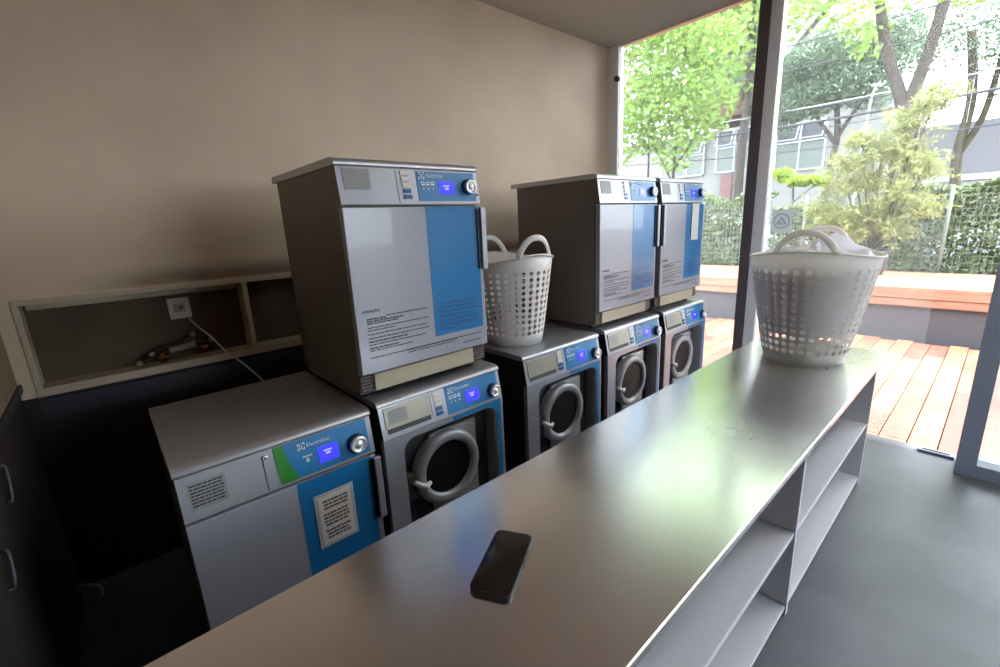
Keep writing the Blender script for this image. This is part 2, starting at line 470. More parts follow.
def make_washer():
    root = empty('washing_machine', (0, 0, 0))
    D = .70; H = .85; zb = -.146
    f = lambda z: fy(z, -.022, zb, .024)
    mb = MB(); mb.prism(bull(D, .024), 0, W); mb.build('lid', 'lid_steel', root)
    mb = MB()
    pr = [(D - .03, -H + .01), (D - .03, -.022), (.002, -.022), (f(zb) + .003, zb), (.10, zb), (.10, -.8), (.0, -.8), (.0, -H + .01)]
    mb.prism(pr, .004, W - .004)
    # side cheeks closing the front cavity
    mb.box(.004, .03, -.018, .10, -.8, zb); mb.box(W - .03, W - .004, -.018, .10, -.8, zb); 
    mb.build('casing', 'side_dark', root)
    mb = MB(); plate(mb, .004, W - .004, -.024, zb, .0005, .003, f=f); fas = mb.build('control_fascia', 'silver', root)
    mb = MB(); plate(mb, .022, .222, -.03, -.108, .0055, .006, f=f); dr = mb.build('detergent_drawer', 'hatch', root)
    mb = MB(); plate(mb, .026, .218, -.110, -.128, .0016, .001, f=f); mb.build('drawer_grip', 'recess', dr)
    mb = MB(); plate(mb, .036, .115, -.040, -.092, .0062, .001, f=f); mb.build('rating_label', 'label_grey', dr)
    mb = MB(); plate(mb, .226, .228, -.026, -.128, .0012, .001, f=f); mb.build('hatch_seam', 'dark_print', fas)
    buttons_column(fas, .240, .272, -.03, f, .020)
    mb = MB(); plate(mb, .300, .578, -.024, zb + .008, .0025, .002, f=f); mb.build('display_panel', 'blue_panel', fas)
    emblem(fas, .311, -.055, .026, f)
    text_obj('logo_lettering', 'Electrolux', .019, .345, f(-.045) - .003, -.048, 'white_print', fas)
    icon_buttons(fas, .314, -.064, f)
    display(fas, .398, .468, -.114, -.064, f)
    knob(root, .548, -.100, f, .028)
    # front panel with a rounded opening
    X0, X1, Z1, Z0, r = .082, .556, -.172, -.70, .055
    loop = []
    for cx, cz, a0 in ((X1 - r, Z1 - r, 0), (X0 + r, Z1 - r, PI / 2), (X0 + r, Z0 + r, PI), (X1 - r, Z0 + r, 1.5 * PI)):
        for k in range(7):
            a = a0 + PI / 2 * k / 6; loop.append((cx + r * math.cos(a), cz + r * math.sin(a)))
    t = bmesh.new(); y = -.0245
    o4 = [t.verts.new(p) for p in ((.002, y, -.8), (W - .002, y, -.8), (W - .002, y, zb - .002), (.002, y, zb - .002))]
    e = [t.edges.new((o4[i], o4[(i + 1) % 4])) for i in range(4)]
    il = [t.verts.new((a, y, b)) for a, b in loop]
    e += [t.edges.new((il[i], il[(i + 1) % len(il)])) for i in range(len(il))]
    bmesh.ops.triangle_fill(t, use_beauty=True, use_dissolve=False, edges=e)
    b1 = [t.verts.new((a * .985 + .32 * .015, y + .012, b * .985 - .43 * .015)) for a, b in loop]
    b2 = [t.verts.new((a * .985 + .32 * .015, y + .085, b * .985 - .43 * .015)) for a, b in loop]
    n = len(loop)
    for i in range(n):
        j = (i + 1) % n
        q = t.faces.new([il[i], il[j], b1[j], b1[i]]); q.smooth = True
        t.faces.new([b1[i], b1[j], b2[j], b2[i]])
    for i in range(4):
        j = (i + 1) % 4
        a, b = o4[i].co, o4[j].co
        t.faces.new([o4[i], o4[j], t.verts.new((b.x, .0, b.z)), t.verts.new((a.x, .0, a.z))])
    mb = MB(); mb.join(t, None); fr = mb.build('front_panel', 'silver', root)
    mb = MB(); ov = [(.32, zb - .004), (.583, zb - .004), (.583, -.79), (X1 + .003, -.79), (X1 + .003, Z1 - r)]
    for k in range(7):
        a = PI / 2 * k / 6; ov.append((X1 - r + (r + .003) * math.cos(a), Z1 - r + (r + .003) * math.sin(a)))
    ov.append((.32, Z1 + .003))
    mb.bm.faces.new([mb.bm.verts.new((a, y - .0012, b)) for a, b in ov]); mb.mi(None)
    mb.build('blue_trim', 'blue_panel', fr)
    mb = MB(); mb.box(X0, X1, .050, .058, Z0, Z1); mb.build('recess_plate', 'recess', fr)
    # porthole door
    cx, cz = .296, -.380
    mb = MB(); mb.box(.225, .474, .022, .044, -.58, -.215, bev=.015, seg=3); pd = mb.build('door_plate', 'plate', root)
    mb = MB()
    prof = [(.160, .040), (.163, .004), (.158, -.008), (.148, -.014), (.128, -.014), (.118, -.006), (.113, .022)]
    seg = 48; i_m = mb.mi(None); rings = []
    for rr, a in prof: rings.append([mb.bm.verts.new((cx + rr * math.cos(2 * PI * k / seg), a, cz + rr * math.sin(2 * PI * k / seg))) for k in range(seg)])
    for A, B in zip(rings, rings[1:]):
        for k in range(seg):
            q = mb.bm.faces.new([A[k], A[(k + 1) % seg], B[(k + 1) % seg], B[k]]); q.smooth = True
    rg = mb.build('door_ring', 'ring', pd)
    mb = MB(); mb.lathe([(.115, .004), (.105, .020), (.088, .032), (.05, .040), (.001, .043)], cx, cz, -.002, seg=40); mb.build('door_glass', 'drum', pd)
    mb = MB(); mb.box(.098, .142, .0, .046, -.460, -.345, bev=.006); la = mb.build('door_latch', 'latch', pd)
    mb = MB(); mb.tube([(.120, -.010, -.375), (.140, -.022, -.392), (.168, -.024, -.408), (.190, -.018, -.400)], [.010, .012, .012, .008], seg=10); mb.build('door_handle', 'lever', la)
    mb = MB(); mb.box(.004, W - .004, .01, .05, -.84, -.79); mb.build('kick_plate', 'side_dark', root)
    for x in (.06, W - .06):
        for yy in (.08, D - .1):
            mb = MB(); mb.lathe([(.022, -.85), (.022, -.846), (.012, -.845), (.012, -.835)], x, 0, yy, seg=14, axis='z'); mb.build('foot', 'rubber', root)
    return root

# ------------------------------------------------------------ place machines
d_low = make_dryer('floor'); d_low.location = (-.6202, .017, .834)
tag(d_low, 'low tumble dryer with green and blue control panel, standing on the floor under the niche', 'dryer')
w0 = make_washer()
wx = [(0, 'grey front-loading washing machine under the nearest stacked dryer, beside the low floor-standing dryer'),
      (.7554, 'grey front-loading washing machine with the empty white basket on its lid'),
      (1.4165, 'grey front-loading washing machine under the middle stacked dryer, right of the basket'),
      (2.0752, 'grey front-loading washing machine nearest the window, last in the row')]
for i, (x, lab) in enumerate(wx):
    o = w0 if i == 0 else copy_tree(w0)
    o.location = (x, 0, .85); tag(o, lab, 'washing machine', 'washing machines in the row')
du = make_dryer('stacked')
dx = [(-.030, .041, 'stacked tumble dryer nearest the camera, left of the empty basket'),
      (1.39, .041, 'stacked tumble dryer right of the empty basket, its plain side showing, no notice on door'),
      (2.043, .041, 'stacked tumble dryer nearest the window, with a white notice on its door')]
for i, (x, y, lab) in enumerate(dx):
    o = du if i == 0 else copy_tree(du)
    if i == 2:      # this one is hinged the other way round
        for dch in children(o):
            if dch.name.startswith('door'):
                for hh in children(dch):
                    if hh.name.startswith('handle'): hh.location.x = -.578
    o.location = (x, y, 1.706); tag(o, lab, 'dryer', 'tumble dryers stacked on washing machines')

# paper notices
def notice(x0, x1, z0, z1, y, label, tilt=0, sleeve=True):
    r = empty('paper_notice', ((x0 + x1) / 2, y, z0)); w = (x1 - x0) / 2; h = z1 - z0
    r.rotation_euler = (0, tilt, 0)
    if sleeve:
        mb = MB(); mb.box(-w, w, -.002, 0, 0, h, bev=.0008); mb.build('plastic_sleeve', 'sleeve', r)
    mb = MB(); k = .012 if sleeve else 0
    mb.box(-w + k, w - k, -.0035, -.001, k, h - k); p = mb.build('sheet', 'paper', r)
    mb = MB(); z = (h - k - .016) if sleeve else 0; i = 0
    while z > .03:
        if i in (3, 7):
            mb.build('printed_paragraph', 'paper_ink', p); mb = MB(); z -= .010
        text_lines(mb, -.0037, [(-w + .024 + rnd.uniform(0, .010), w - .024 - rnd.uniform(0, .012), z, .008)], 40 + i)
        z -= .0135; i += 1
    if sleeve: mb.build('printed_paragraph', 'paper_ink', p)
    return tag(r, label, 'notice')
notice(-.266, -.126, .385, .592, -.0065, 'plastic-sleeved printed notice taped on the blue door of the low dryer', -.0)
notice(2.043 + .40, 2.043 + .50, 1.30, 1.545, .0165, 'plain white paper notice on the blue door of the window-side dryer', 0, False)

# ------------------------------------------------------------ room
XL, XW, YB, YF, ZC = -.98, 2.89, 1.03, -4.6, 2.86
nx0, nx1, nz0, nz1 = -.935, .62, .880, 1.266
mb = MB()
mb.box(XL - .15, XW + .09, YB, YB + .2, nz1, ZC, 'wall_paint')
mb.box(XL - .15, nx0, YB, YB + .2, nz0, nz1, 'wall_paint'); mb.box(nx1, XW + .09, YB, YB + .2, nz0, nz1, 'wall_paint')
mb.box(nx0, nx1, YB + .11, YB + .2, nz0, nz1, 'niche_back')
mb.box(XL - .15, XW + .09, YB, YB + .2, 0, nz0, 'wall_dark')
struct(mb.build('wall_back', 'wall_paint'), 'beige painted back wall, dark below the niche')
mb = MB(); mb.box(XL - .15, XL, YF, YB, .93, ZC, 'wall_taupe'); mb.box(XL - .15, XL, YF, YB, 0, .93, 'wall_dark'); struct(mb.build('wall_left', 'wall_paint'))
mb = MB(); mb.box(XL, XL + .012, -1.0, YB, .915, .945, bev=.003); struct(mb.build('trim_1', 'dark_trim'))
mb = MB(); mb.box(nx0, nx1, YB - .012, YB, .79, .868); struct(mb.build('trim_2', 'dark_trim'))
mb = MB(); mb.box(XL - .15, XW + .06, YF, YB + .2, -.12, 0); struct(mb.build('floor', 'floor'))
mb = MB(); mb.box(XL - .15, XW + .09, YF - .15, YB + .2, ZC, ZC + .15); struct(mb.build('ceiling', 'ceiling'))
mb = MB(); mb.box(XL - .15, 1.0, YF - .15, YF, 0, ZC); mb.box(2.78, XW + .09, YF - .15, YF, 0, ZC); mb.box(1.0, 2.78, YF - .15, YF, 2.35, ZC); struct(mb.build('wall_front', 'wall_plum'))
w2 = empty('added_window', (1.0, YF - .1, 0)); struct(w2)  # window added behind the camera to let fill daylight onto the machine fronts
mb = MB(); mb.box(.04, 1.74, 0, .008, .04, 2.31); mb.build('glass_pane', 'glass_clear', w2)
mb = MB(); mb.box(0, .04, -.02, .03, 0, 2.35); mb.box(1.74, 1.78, -.02, .03, 0, 2.35); mb.box(0, 1.78, -.02, .03, 2.31, 2.35); mb.box(0, 1.78, -.02, .03, 0, .04); mb.build('frame', 'frame_metal', w2)  # frame of the added window
mb = MB(); mb.box(XW, XW + .09, YF, -3.6, 0, ZC); struct(mb.build('wall_right', 'wall_plum'))
# niche lining boards
n = empty('wall_niche', (nx0, YB, nz0))
t_ = .02; dN = .11
def nb(nm, a, b, c, d, m='niche_board', par=None, y0=-.008, y1=dN):
    q = MB(); q.box(a - nx0, b - nx0, y0, y1, c - nz0, d - nz0, bev=.002); return q.build(nm, m, par or n)
nb('top_board', nx0, nx1, nz1 - t_, nz1); nb('bottom_board', nx0, nx1, nz0, nz0 + .034)
nb('side_board', nx0, nx0 + t_, nz0 + .034, nz1 - t_); nb('side_board', nx1 - t_, nx1, nz0 + .034, nz1 - t_)
nb('divider', -.152, -.130, nz0 + .034, nz1 - t_)
nb('top_batten', nx0 + .03, -.16, nz1 - t_ - .03, nz1 - t_, par=n, y0=.085, y1=.108)
tag(n, 'shallow cream-framed recessed niche in the wall above the low dryer', 'niche')
# power socket on the niche back
s = empty('wall_socket', (-.408, YB + .11, 1.148))
mb = MB(); mb.box(-.044, .044, -.010, 0, -.05, .05, bev=.003); mb.build('cover_plate', 'socket', s)
mb = MB(); mb.box(-.022, .022, -.013, -.009, -.018, .022, bev=.002); q = mb.build('insert', 'pvc', s)
mb = MB(); mb.lathe([(.008, -.014), (.007, -.0125)], .006, .004, 0, seg=14); mb.build('socket_hole', 'black', q)
tag(s, 'square white power socket inside the wall niche', 'socket')
mb = MB()
pts = [(-.385, YB + .095, 1.105), (-.365, YB + .06, 1.065), (-.33, YB + .0, 1.02), (-.285, YB - .03, .945), (-.22, YB - .06, .86), (-.19, .90, .815), (-.17, .86, .78), (-.16, .82, .72), (-.15, .80, .55), (-.15, .80, .30), (-.16, .82, .02)]
def smooth_pts(P, n=6):
    P = [Vector(p) for p in P]; out = []
    for i in range(len(P) - 1):
        p0 = P[max(i - 1, 0)]; p1 = P[i]; p2 = P[i + 1]; p3 = P[min(i + 2, len(P) - 1)]
        for k in range(n):
            t = k / n
            out.append(.5 * ((2 * p1) + (p2 - p0) * t + (2 * p0 - 5 * p1 + 4 * p2 - p3) * t * t + (3 * p1 - p0 - 3 * p2 + p3) * t ** 3))
    out.append(P[-1]); return out
mb.tube(smooth_pts(pts), .0042, seg=8)
tag(mb.build('power_cable', 'cable'), 'pale cable running from the wall socket down behind the low dryer', 'cable')
# valve and pipe cluster lying in the niche
v = empty('water_valve_manifold', (-.60, YB + .06, nz0 + .034))
vx, vy, vz = -.60, YB + .06, nz0 + .034
def L_(x, z): return (x - vx, 0, z - vz)
mb = MB(); mb.tube(smooth_pts([L_(-.60, .925), L_(-.55, .945), L_(-.50, .955), L_(-.42, .968), L_(-.36, .985), L_(-.30, .95)], 4), .010, seg=8); mb.build('pipe', 'black', v)
mb = MB(); mb.tube([L_(-.487, .962), L_(-.474, .963), L_(-.472, .964), L_(-.394, .973), L_(-.392, .973), L_(-.378, .975)], [.019, .019, .015, .015, .019, .019], seg=12); mb.build('filter_cartridge', 'pvc', v)
for xx, zz in ((-.515, .935), (-.350, .950)):
    mb = MB(); mb.lathe([(.014, 0), (.014, .02), (.019, .022), (.019, .03), (.010, .032), (.010, .042)], xx - vx, zz - vz - .018, -.02, seg=12, axis='z'); mb.build('brass_fitting', 'copper', v)
for xx, zz in ((-.553, .965), (-.603, .932), (-.385, 1.025), (-.315, .985)):
    mb = MB(); mb.lathe([(.004, -.028), (.011, -.025), (.012, -.012), (.008, -.008), (.006, .012)], xx - vx, zz - vz, 0, seg=12); mb.build('valve_cap', 'pvc', v)
mb = MB(); mb.tube(smooth_pts([L_(-.57, .95), L_(-.50, .985), L_(-.43, 1.0), L_(-.385, 1.025), L_(-.345, 1.03), L_(-.32, .99), L_(-.335, .95)], 5), .006, seg=8); mb.build('hose', 'rubber', v)
tag(v, 'tangle of small pipes, brass fittings and white filter lying in the wall niche', 'pipework')
mb = MB()
mb.tube(smooth_pts([(-1 + .05, .82, .02), (-.93, .80, .055), (-.905, .80, .075), (-.91, .80, .115), (-.945, .81, .135), (-.965, .83, .12)], 5), .010, seg=8)
tag(mb.build('drain_hose', 'side_paint'), 'short curved grey hose end near the floor in the dark left corner', 'hose')
# bracket on the left wall
mb = MB(); mb.tube(smooth_pts([(XL + .002, .37, .86), (XL + .012, .37, .85), (XL + .012, .33, .77), (XL + .002, .33, .765)], 4), .005, seg=8)
tag(mb.build('wall_bracket', 'side_dark'), 'grey bent metal bracket, upper one of two on the dark left wall', 'bracket', 'brackets on the left wall')
mb = MB(); mb.tube(smooth_pts([(XL + .002, .13, .72), (XL + .012, .12, .71), (XL + .012, .08, .64), (XL + .002, .05, .65)], 4), .005, seg=8)
tag(mb.build('wall_bracket', 'side_dark'), 'grey bent metal bracket, lower one of two on the dark left wall', 'bracket', 'brackets on the left wall')

# ------------------------------------------------------------ counter
cx0, cx1, cy0, cy1, ctz = -.93, 2.232, -1.145, -.562, .75
c = empty('shelf_counter', (cx0, cy0, 0))
def cb(nm, a, b, y0, y1, z0, z1, m, bev=.0015):
    q = MB(); q.box(a - cx0, b - cx0, y0 - cy0, y1 - cy0, z0, z1, bev=bev); return q.build(nm, m, c)
cb('worktop', cx0, cx1, cy0, cy1, .728, .75, 'worktop', .003)
for x in (cx0, -.2, 1.0, cx1 - .03): cb('upright_panel', x, x + .022, cy0 + .035, cy1 - .01, 0, .728, 'laminate')
seq = [(cx0 + .022, -.2), (-.178, 1.0), (1.022, cx1 - .03)]
for a, b in seq:
    cb('shelf', a, b, cy0 + .040, cy1 - .03, .335, .355, 'laminate'); cb('bottom_board', a, b, cy0 + .040, cy1 - .03, .02, .04, 'laminate')
cb('back_panel', cx0, cx1 - .03, cy1 - .028, cy1 - .012, 0, .728, 'laminate')
tag(c, 'long steel-topped counter with open pale laminate shelves, phone and basket on it', 'counter')

# phone
ph = empty('smartphone', (-.129, -.829, .75)); ph.rotation_euler = (0, 0, math.atan2(.096, .168))
def rbox(x, y, z0, z1, r, m, seg=6, lift=0):
    q = MB(); pr = []
    for sx, sy, a0 in ((1, 1, 0), (-1, 1, PI / 2), (-1, -1, PI), (1, -1, 1.5 * PI)):
        for k in range(seg + 1):
            a = a0 + PI / 2 * k / seg; pr.append((sx * (x - r) + r * math.cos(a), sy * (y - r) + r * math.sin(a)))
    t = bmesh.new(); A = [t.verts.new((a, b, z0)) for a, b in pr]; B = [t.verts.new((a, b, z1)) for a, b in pr]
    t.faces.new(A[::-1]); t.faces.new(B)
    for i in range(len(pr)): t.faces.new([A[i], A[(i + 1) % len(pr)], B[(i + 1) % len(pr)], B[i]])
    if lift: bmesh.ops.bevel(t, geom=[e for e in t.edges if abs(e.verts[0].co.z - e.verts[1].co.z) < 1e-6], offset=lift, segments=2, affect='EDGES', profile=.5)
    q.join(t, m, smooth=False); return q
rbox(.093, .044, 0, .0105, .013, None, lift=.0025).build('body', 'phone_body', ph)
rbox(.0905, .0415, .0100, .0112, .011, None).build('screen', 'phone_glass', ph)
mb = MB(); mb.box(.0, .022, -.0452, -.043, .004, .007); mb.box(.035, .05, -.0452, -.043, .004, .007); mb.build('side_button', 'black', ph)
tag(ph, 'black smartphone lying face up on the near end of the steel counter', 'phone')

# ------------------------------------------------------------ laundry baskets
def make_basket(cx, cy, z, r0, r1, H, ang, cols, rows, m, label):
    b = empty('laundry_basket', (cx, cy, z)); b.rotation_euler = (0, 0, ang)
    def rad(h): return r0 + (r1 - r0) * (h / H) ** .85
    def top(th): return H + .035 * (math.cos(th) ** 2) ** 1.2
    mb = MB(); i_m = mb.mi(None); bm = mb.bm
    cache = {}
    def V(th, h):
        k = (round(th % (2 * PI), 5) if abs((th % (2 * PI)) - 2 * PI) > 1e-5 else 0.0, round(h, 5))
        if k not in cache:
            r = rad(h); cache[k] = bm.verts.new((r * math.cos(th), r * math.sin(th), h))
        return cache[k]
    z0 = .052; dz = (H - .04 - z0) / rows; dth = 2 * PI / cols
    def band(h0f, h1f, n=cols * 2):
        for k in range(n):
            a, c_ = 2 * PI * k / n, 2 * PI * (k + 1) / n
            f = bm.faces.new([V(a, h0f(a)), V(c_, h0f(c_)), V(c_, h1f(c_)), V(a, h1f(a))]); f.smooth = True
    band(lambda a: 0, lambda a: z0)
    for j in range(rows):
        ha, hb = z0 + j * dz, z0 + (j + 1) * dz
        for i in range(cols):
            a0, a1 = i * dth, (i + 1) * dth; am = (a0 + a1) / 2; hm = (ha + hb) / 2
            sq = [V(a0, ha), V(am, ha), V(a1, ha), V(a1, hm), V(a1, hb), V(am, hb), V(a0, hb), V(a0, hm)]
            rr = rad(hm); hr = min(dth * rr, dz) * .37
            dirs = [(-1, -1), (0, -1), (1, -1), (1, 0), (1, 1), (0, 1), (-1, 1), (-1, 0)]
            hole = []
            for dx_, dy_ in dirs:
                l = math.hypot(dx_, dy_); th = am + dx_ / l * hr / rr; h = hm + dy_ / l * hr
                r = rad(h); hole.append(bm.verts.new((r * math.cos(th), r * math.sin(th), h)))
            for k in range(8):
                f = bm.faces.new([sq[k], sq[(k + 1) % 8], hole[(k + 1) % 8], hole[k]]); f.smooth = False
    ht = z0 + rows * dz
    band(lambda a: ht, top)
    # floor of the basket
    f = bm.faces.new([V(2 * PI * k / (cols * 2), 0) for k in range(cols * 2)])
    body = mb.build('body', m, b, solid=.0025)
    mb = MB()
    mb.tube([((rad(top(a)) + .003) * math.cos(a), (rad(top(a)) + .003) * math.sin(a), top(a)) for a in [2 * PI * k / 72 for k in range(72)]], .0055, seg=8, closed=True)
    mb.build('rim', m, b)
    for sgn in (0, PI):
        mb = MB(); hw = .43 * (.22 / r1) * (1.2 if r1 > .25 else 1); pts = []
        for k in range(21):
            t = -1 + 2 * k / 20; th = sgn + t * hw
            h = top(th) + .082 * (1 - abs(t) ** 2.6)
            r = rad(H) + .006 + .03 * (h - H)
            pts.append((r * math.cos(th), r * math.sin(th), h))
        mb.tube(pts, .0155, seg=10, flat=.45)
        mb.build('handle', m, b)
    return tag(b, label, 'laundry basket', 'white perforated laundry baskets')
make_basket(.956, .262, .85, .150, .212, .43, math.atan2(-.99, -.16), 30, 11, 'basket2', 'empty white perforated laundry basket standing on a washing machine lid between the dryers')
make_basket(1.89, -.852, .75, .168, .262, .505, math.radians(186), 34, 12, 'basket', 'white perforated laundry basket full of white laundry on the far end of the counter')
# laundry
mb = MB(); bm = mb.bm; i_m = mb.mi(None); rings = []
seg = 72; nr = 16
R0 = lambda h: .168 + (.262 - .168) * (h / .485) ** .85
lay = [(.10, .2), (.14, .8), (.20, .97), (.26, .97), (.32, .97), (.37, .97), (.42, .97), (.46, .96), (.49, .91), (.505, .84), (.515, .74), (.522, .62), (.528, .5), (.532, .38), (.536, .22), (.538, .1)]
for h, k in lay:
    ring = []
    for s_ in range(seg):
        a = 2 * PI * s_ / seg; r = (R0(min(h, .47)) - .006) * k
        p = Vector((math.cos(a) * r * 9, math.sin(a) * r * 9, h * 9))
        nz = noise.fractal(p, 1.0, 2.0, 4) ; nz2 = abs(noise.noise(p * 1.6 + Vector((3, 5, 1))))
        up = max(0, min(1, (h - .45) / .06))
        rr = r * (1 - .06 * max(0, nz) - (.10 * nz2 if k < .95 else .0)); 
        dd = up * (.06 * nz - .06 * nz2 + .03 * math.cos(a + .8))
        ring.append(bm.verts.new((rr * math.cos(a), rr * math.sin(a), h + dd)))
    rings.append(ring)
for A, B in zip(rings, rings[1:]):
    for k in range(seg):
        f = bm.faces.new([A[k], A[(k + 1) % seg], B[(k + 1) % seg], B[k]]); f.smooth = True
bm.faces.new(rings[0]); bm.faces.new(rings[-1])
lo = mb.build('laundry_bundle', 'cloth', None, (1.89, -.852, .75))
tag(lo, 'crumpled white laundry heaped inside the basket on the counter', 'laundry')

# ------------------------------------------------------------ window wall
def wp(nm, parts, m, parent=None):
    q = MB()
    for a in parts: q.box(*a)
    return q.build(nm, m, parent)
win = empty('window_1', (XW, 0, 0)); struct(win)
def wbox(nm, x0, x1, y0, y1, z0, z1, m, bev=.002, par=win):
    q = MB(); q.box(x0 - XW, x1 - XW, y0, y1, z0, z1, bev=bev); return q.build(nm, m, par)
wbox('jamb', XW - .0, XW + .08, .925, YB, 0, ZC, 'frame_metal')
wbox('dark_mullion', XW, XW + .10, -.218, -.150, 0, ZC, 'frame_dark')
wbox('silver_mullion', XW + .01, XW + .09, -.290, -.218, 0, ZC, 'frame_metal')
wbox('sill', XW + .01, XW + .07, -.15, .925, 0, .05, 'frame_metal')
wbox('glass_pane', XW + .03, XW + .038, -.15, .925, .05, ZC, 'glass', 0)
k = MB(); k.lathe([(.022, 0), (.022, -.03), (.015, -.034)], 0, 0, 0, seg=16); kk = k.build('glass_clamp', 'black', win, (.0, .925, 2.605)); kk.rotation_euler = (0, 0, -PI / 2)
dr = empty('door_1', (XW, -.3, 0)); struct(dr)
wbox('glass_pane', XW + .045, XW + .055, -.92, .07, .02, ZC - .03, 'glass', 0, dr)
po = empty('trim_3', (2.68, -1.487, 0)); struct(po)
q = MB(); q.box(0, .20, -.041, .040, 0, ZC, bev=.003); q.build('post', 'post_metal', po)
q = MB(); q.box(.0, .16, -2.1, -.041, 0, .075, bev=.003); q.build('sill_rail', 'post_metal', po)
q = MB(); q.box(.08, .088, -2.1, -.041, .075, ZC); q.build('glass_pane', 'glass_clear', po)
g = empty('floor_guide', (XW - .03, -1.44, 0))
q = MB(); q.box(0, .045, 0, .16, 0, .018, bev=.004); q.build('guide_block', 'post_metal', g)
q = MB(); q.box(.015, .03, .02, .14, .017, .024); q.build('guide_channel', 'side_paint', g)
tag(g, 'small metal floor guide at the glass door threshold beside the post', 'door guide')
# sticker on glass
st = empty('glass_sticker', (XW + .0435, -.39, 1.40))
q = MB(); q.box(-.001, 0, -.068, .068, -.075, .075); q.build('backing', 'sticker', st)
q = MB(); n_ = 28
q.tube([(-.0015, .048 * math.cos(2 * PI * i / n_), .048 * math.sin(2 * PI * i / n_)) for i in range(n_)], .0028, seg=5, closed=True)
q.tube([(-.0015, -.026, -.018), (-.0015, 0, .024), (-.0015, .026, -.018)], .0045, seg=5)
q.tube([(-.0015, -.014, -.024), (-.0015, 0, -.004), (-.0015, .014, -.024)], .003, seg=5)
q.build('round_mark', 'label_grey', st)
tag(st, 'pale square sticker with a round grey mark on the glass above the basket', 'sticker')

# ------------------------------------------------------------ outside
mb = MB(); r = random.Random(3)
y = -4.2; bw = .142
while y < 4.6:
    cuts = [2.96, r.uniform(3.3, 4.4), r.uniform(4.6, 5.4), 5.93 - r.choice((0, .0, .07))]
    for a, b_ in zip(cuts, cuts[1:]): mb.box(a + .002, b_ - .002, y + .003, y + bw - .004, -.03, -.004, 'deck_wood')
    y += bw
mb.box(2.95, 6.1, -4.2, 4.6, -.10, -.05, 'soil')
struct(mb.build('deck', 'deck_wood'), 'sunlit wooden deck outside the window')
bn = empty('platform_bench', (6.0, 0, 0))
q = MB(); q.box(.03, 1.6, -4.2, 4.6, -.1, .37); q.build('base', 'riser', bn)
q = MB()
for i in range(11): q.box(-.02 + i * .146, .12 + i * .146, -4.2, 4.6, .545, .58)
q.build('seat_boards', 'bench_wood', bn)
q = MB()
q.box(-.02, .02, -4.2, 4.6, .462, .543); q.box(-.01, .02, -4.2, 4.6, .372, .456); q.build('front_board', 'bench_wood', bn)
tag(bn, 'long low wooden platform bench with a dark grey base along the deck', 'bench')
mb = MB(); mb.box(7.6, 9.2, -6, 9, -.1, .5); struct(mb.build('planting_bed', 'soil'))
mb = MB(); mb.box(9.2, 60, -40, 60, -.2, .0); mb.box(-3, 9.2, 4.6, 20, -.2, -.01); mb.box(-3, 9.2, -20, -6, -.2, -.01); struct(mb.build('street', 'asphalt'))

# wire fence
wf = empty('wire_fence', (7.68, 0, .5))
q = MB(); i_m = q.mi(None)
yy = -3.0
while yy < 4.6: q.box(-.002, .002, yy - .0015, yy + .0015, 0, 1.15); yy += .06
for k in range(14): q.box(-.002, .002, -3.0, 4.6, .04 + k * .085, .043 + k * .085)
q.build('wire_mesh', 'mesh_wire', wf)
for yp in (-2.8, -.9, .7, 2.3, 4.2):
    q = MB(); q.lathe([(.022, 0), (.022, 1.18), (.01, 1.19)], 0, 0, yp, seg=10, axis='z'); q.build('post', 'mesh_wire', wf)
tag(wf, 'thin welded wire fence between the bench and the hedge', 'fence')

def leaves(mb, blobs, n, size, seed, droop=0, aspect=.5, m=None, fill=False):
    r = random.Random(seed); i_m = mb.mi(m); bm = mb.bm
    vol = [b[3] * b[4] * b[5] for b in blobs]
    for _ in range(n):
        b = r.choices(blobs, vol)[0]
        d = Vector((r.gauss(0, 1), r.gauss(0, 1), r.gauss(0, 1))).normalized() * (r.random() ** (.4))
        p = Vector((b[0] + d.x * b[3], b[1] + d.y * b[4], b[2] + d.z * b[5]))
        u = Vector((r.gauss(0, 1), r.gauss(0, 1), r.gauss(0, .6) - droop)).normalized()
        w = u.cross(Vector((r.gauss(0, 1), r.gauss(0, 1), r.gauss(0, 1)))).normalized()
        s_ = size * r.uniform(.6, 1.4); a = s_ * aspect
        vs = [bm.verts.new(q) for q in (p - u * s_ * .5, p + w * a * .5, p + u * s_ * .5, p - w * a * .5)]
        f = bm.faces.new(vs); f.material_index = i_m
    return mb
def box_leaves(mb, x0, x1, y0, y1, z0, z1, n, size, seed, wob=.1, aspect=.55):
    r = random.Random(seed); i_m = mb.mi(None); bm = mb.bm
    for _ in range(n):
        yv = r.uniform(y0, y1)
        ztop = z1 + wob * noise.noise(Vector((yv * 1.7, seed, 0))) * 2
        if r.random() < .55: x = x0 + abs(r.gauss(0, .06)); zz = r.uniform(z0, ztop)
        elif r.random() < .4: x = r.uniform(x0, x1); zz = ztop - abs(r.gauss(0, .05))
        else: x = r.uniform(x0, x1); zz = r.uniform(z0, ztop)
        p = Vector((x + .12 * noise.noise(Vector((yv * 3, zz * 3, seed))), yv, zz))
        u = Vector((r.gauss(0, 1), r.gauss(0, 1), r.gauss(0, 1))).normalized(); w = u.cross(Vector((r.gauss(0, 1), r.gauss(0, 1), r.gauss(0, 1)))).normalized()
        s_ = size * r.uniform(.6, 1.4); a = s_ * aspect
        bm.faces.new([bm.verts.new(q) for q in (p - u * s_ * .5, p + w * a * .5, p + u * s_ * .5, p - w * a * .5)])
    return mb
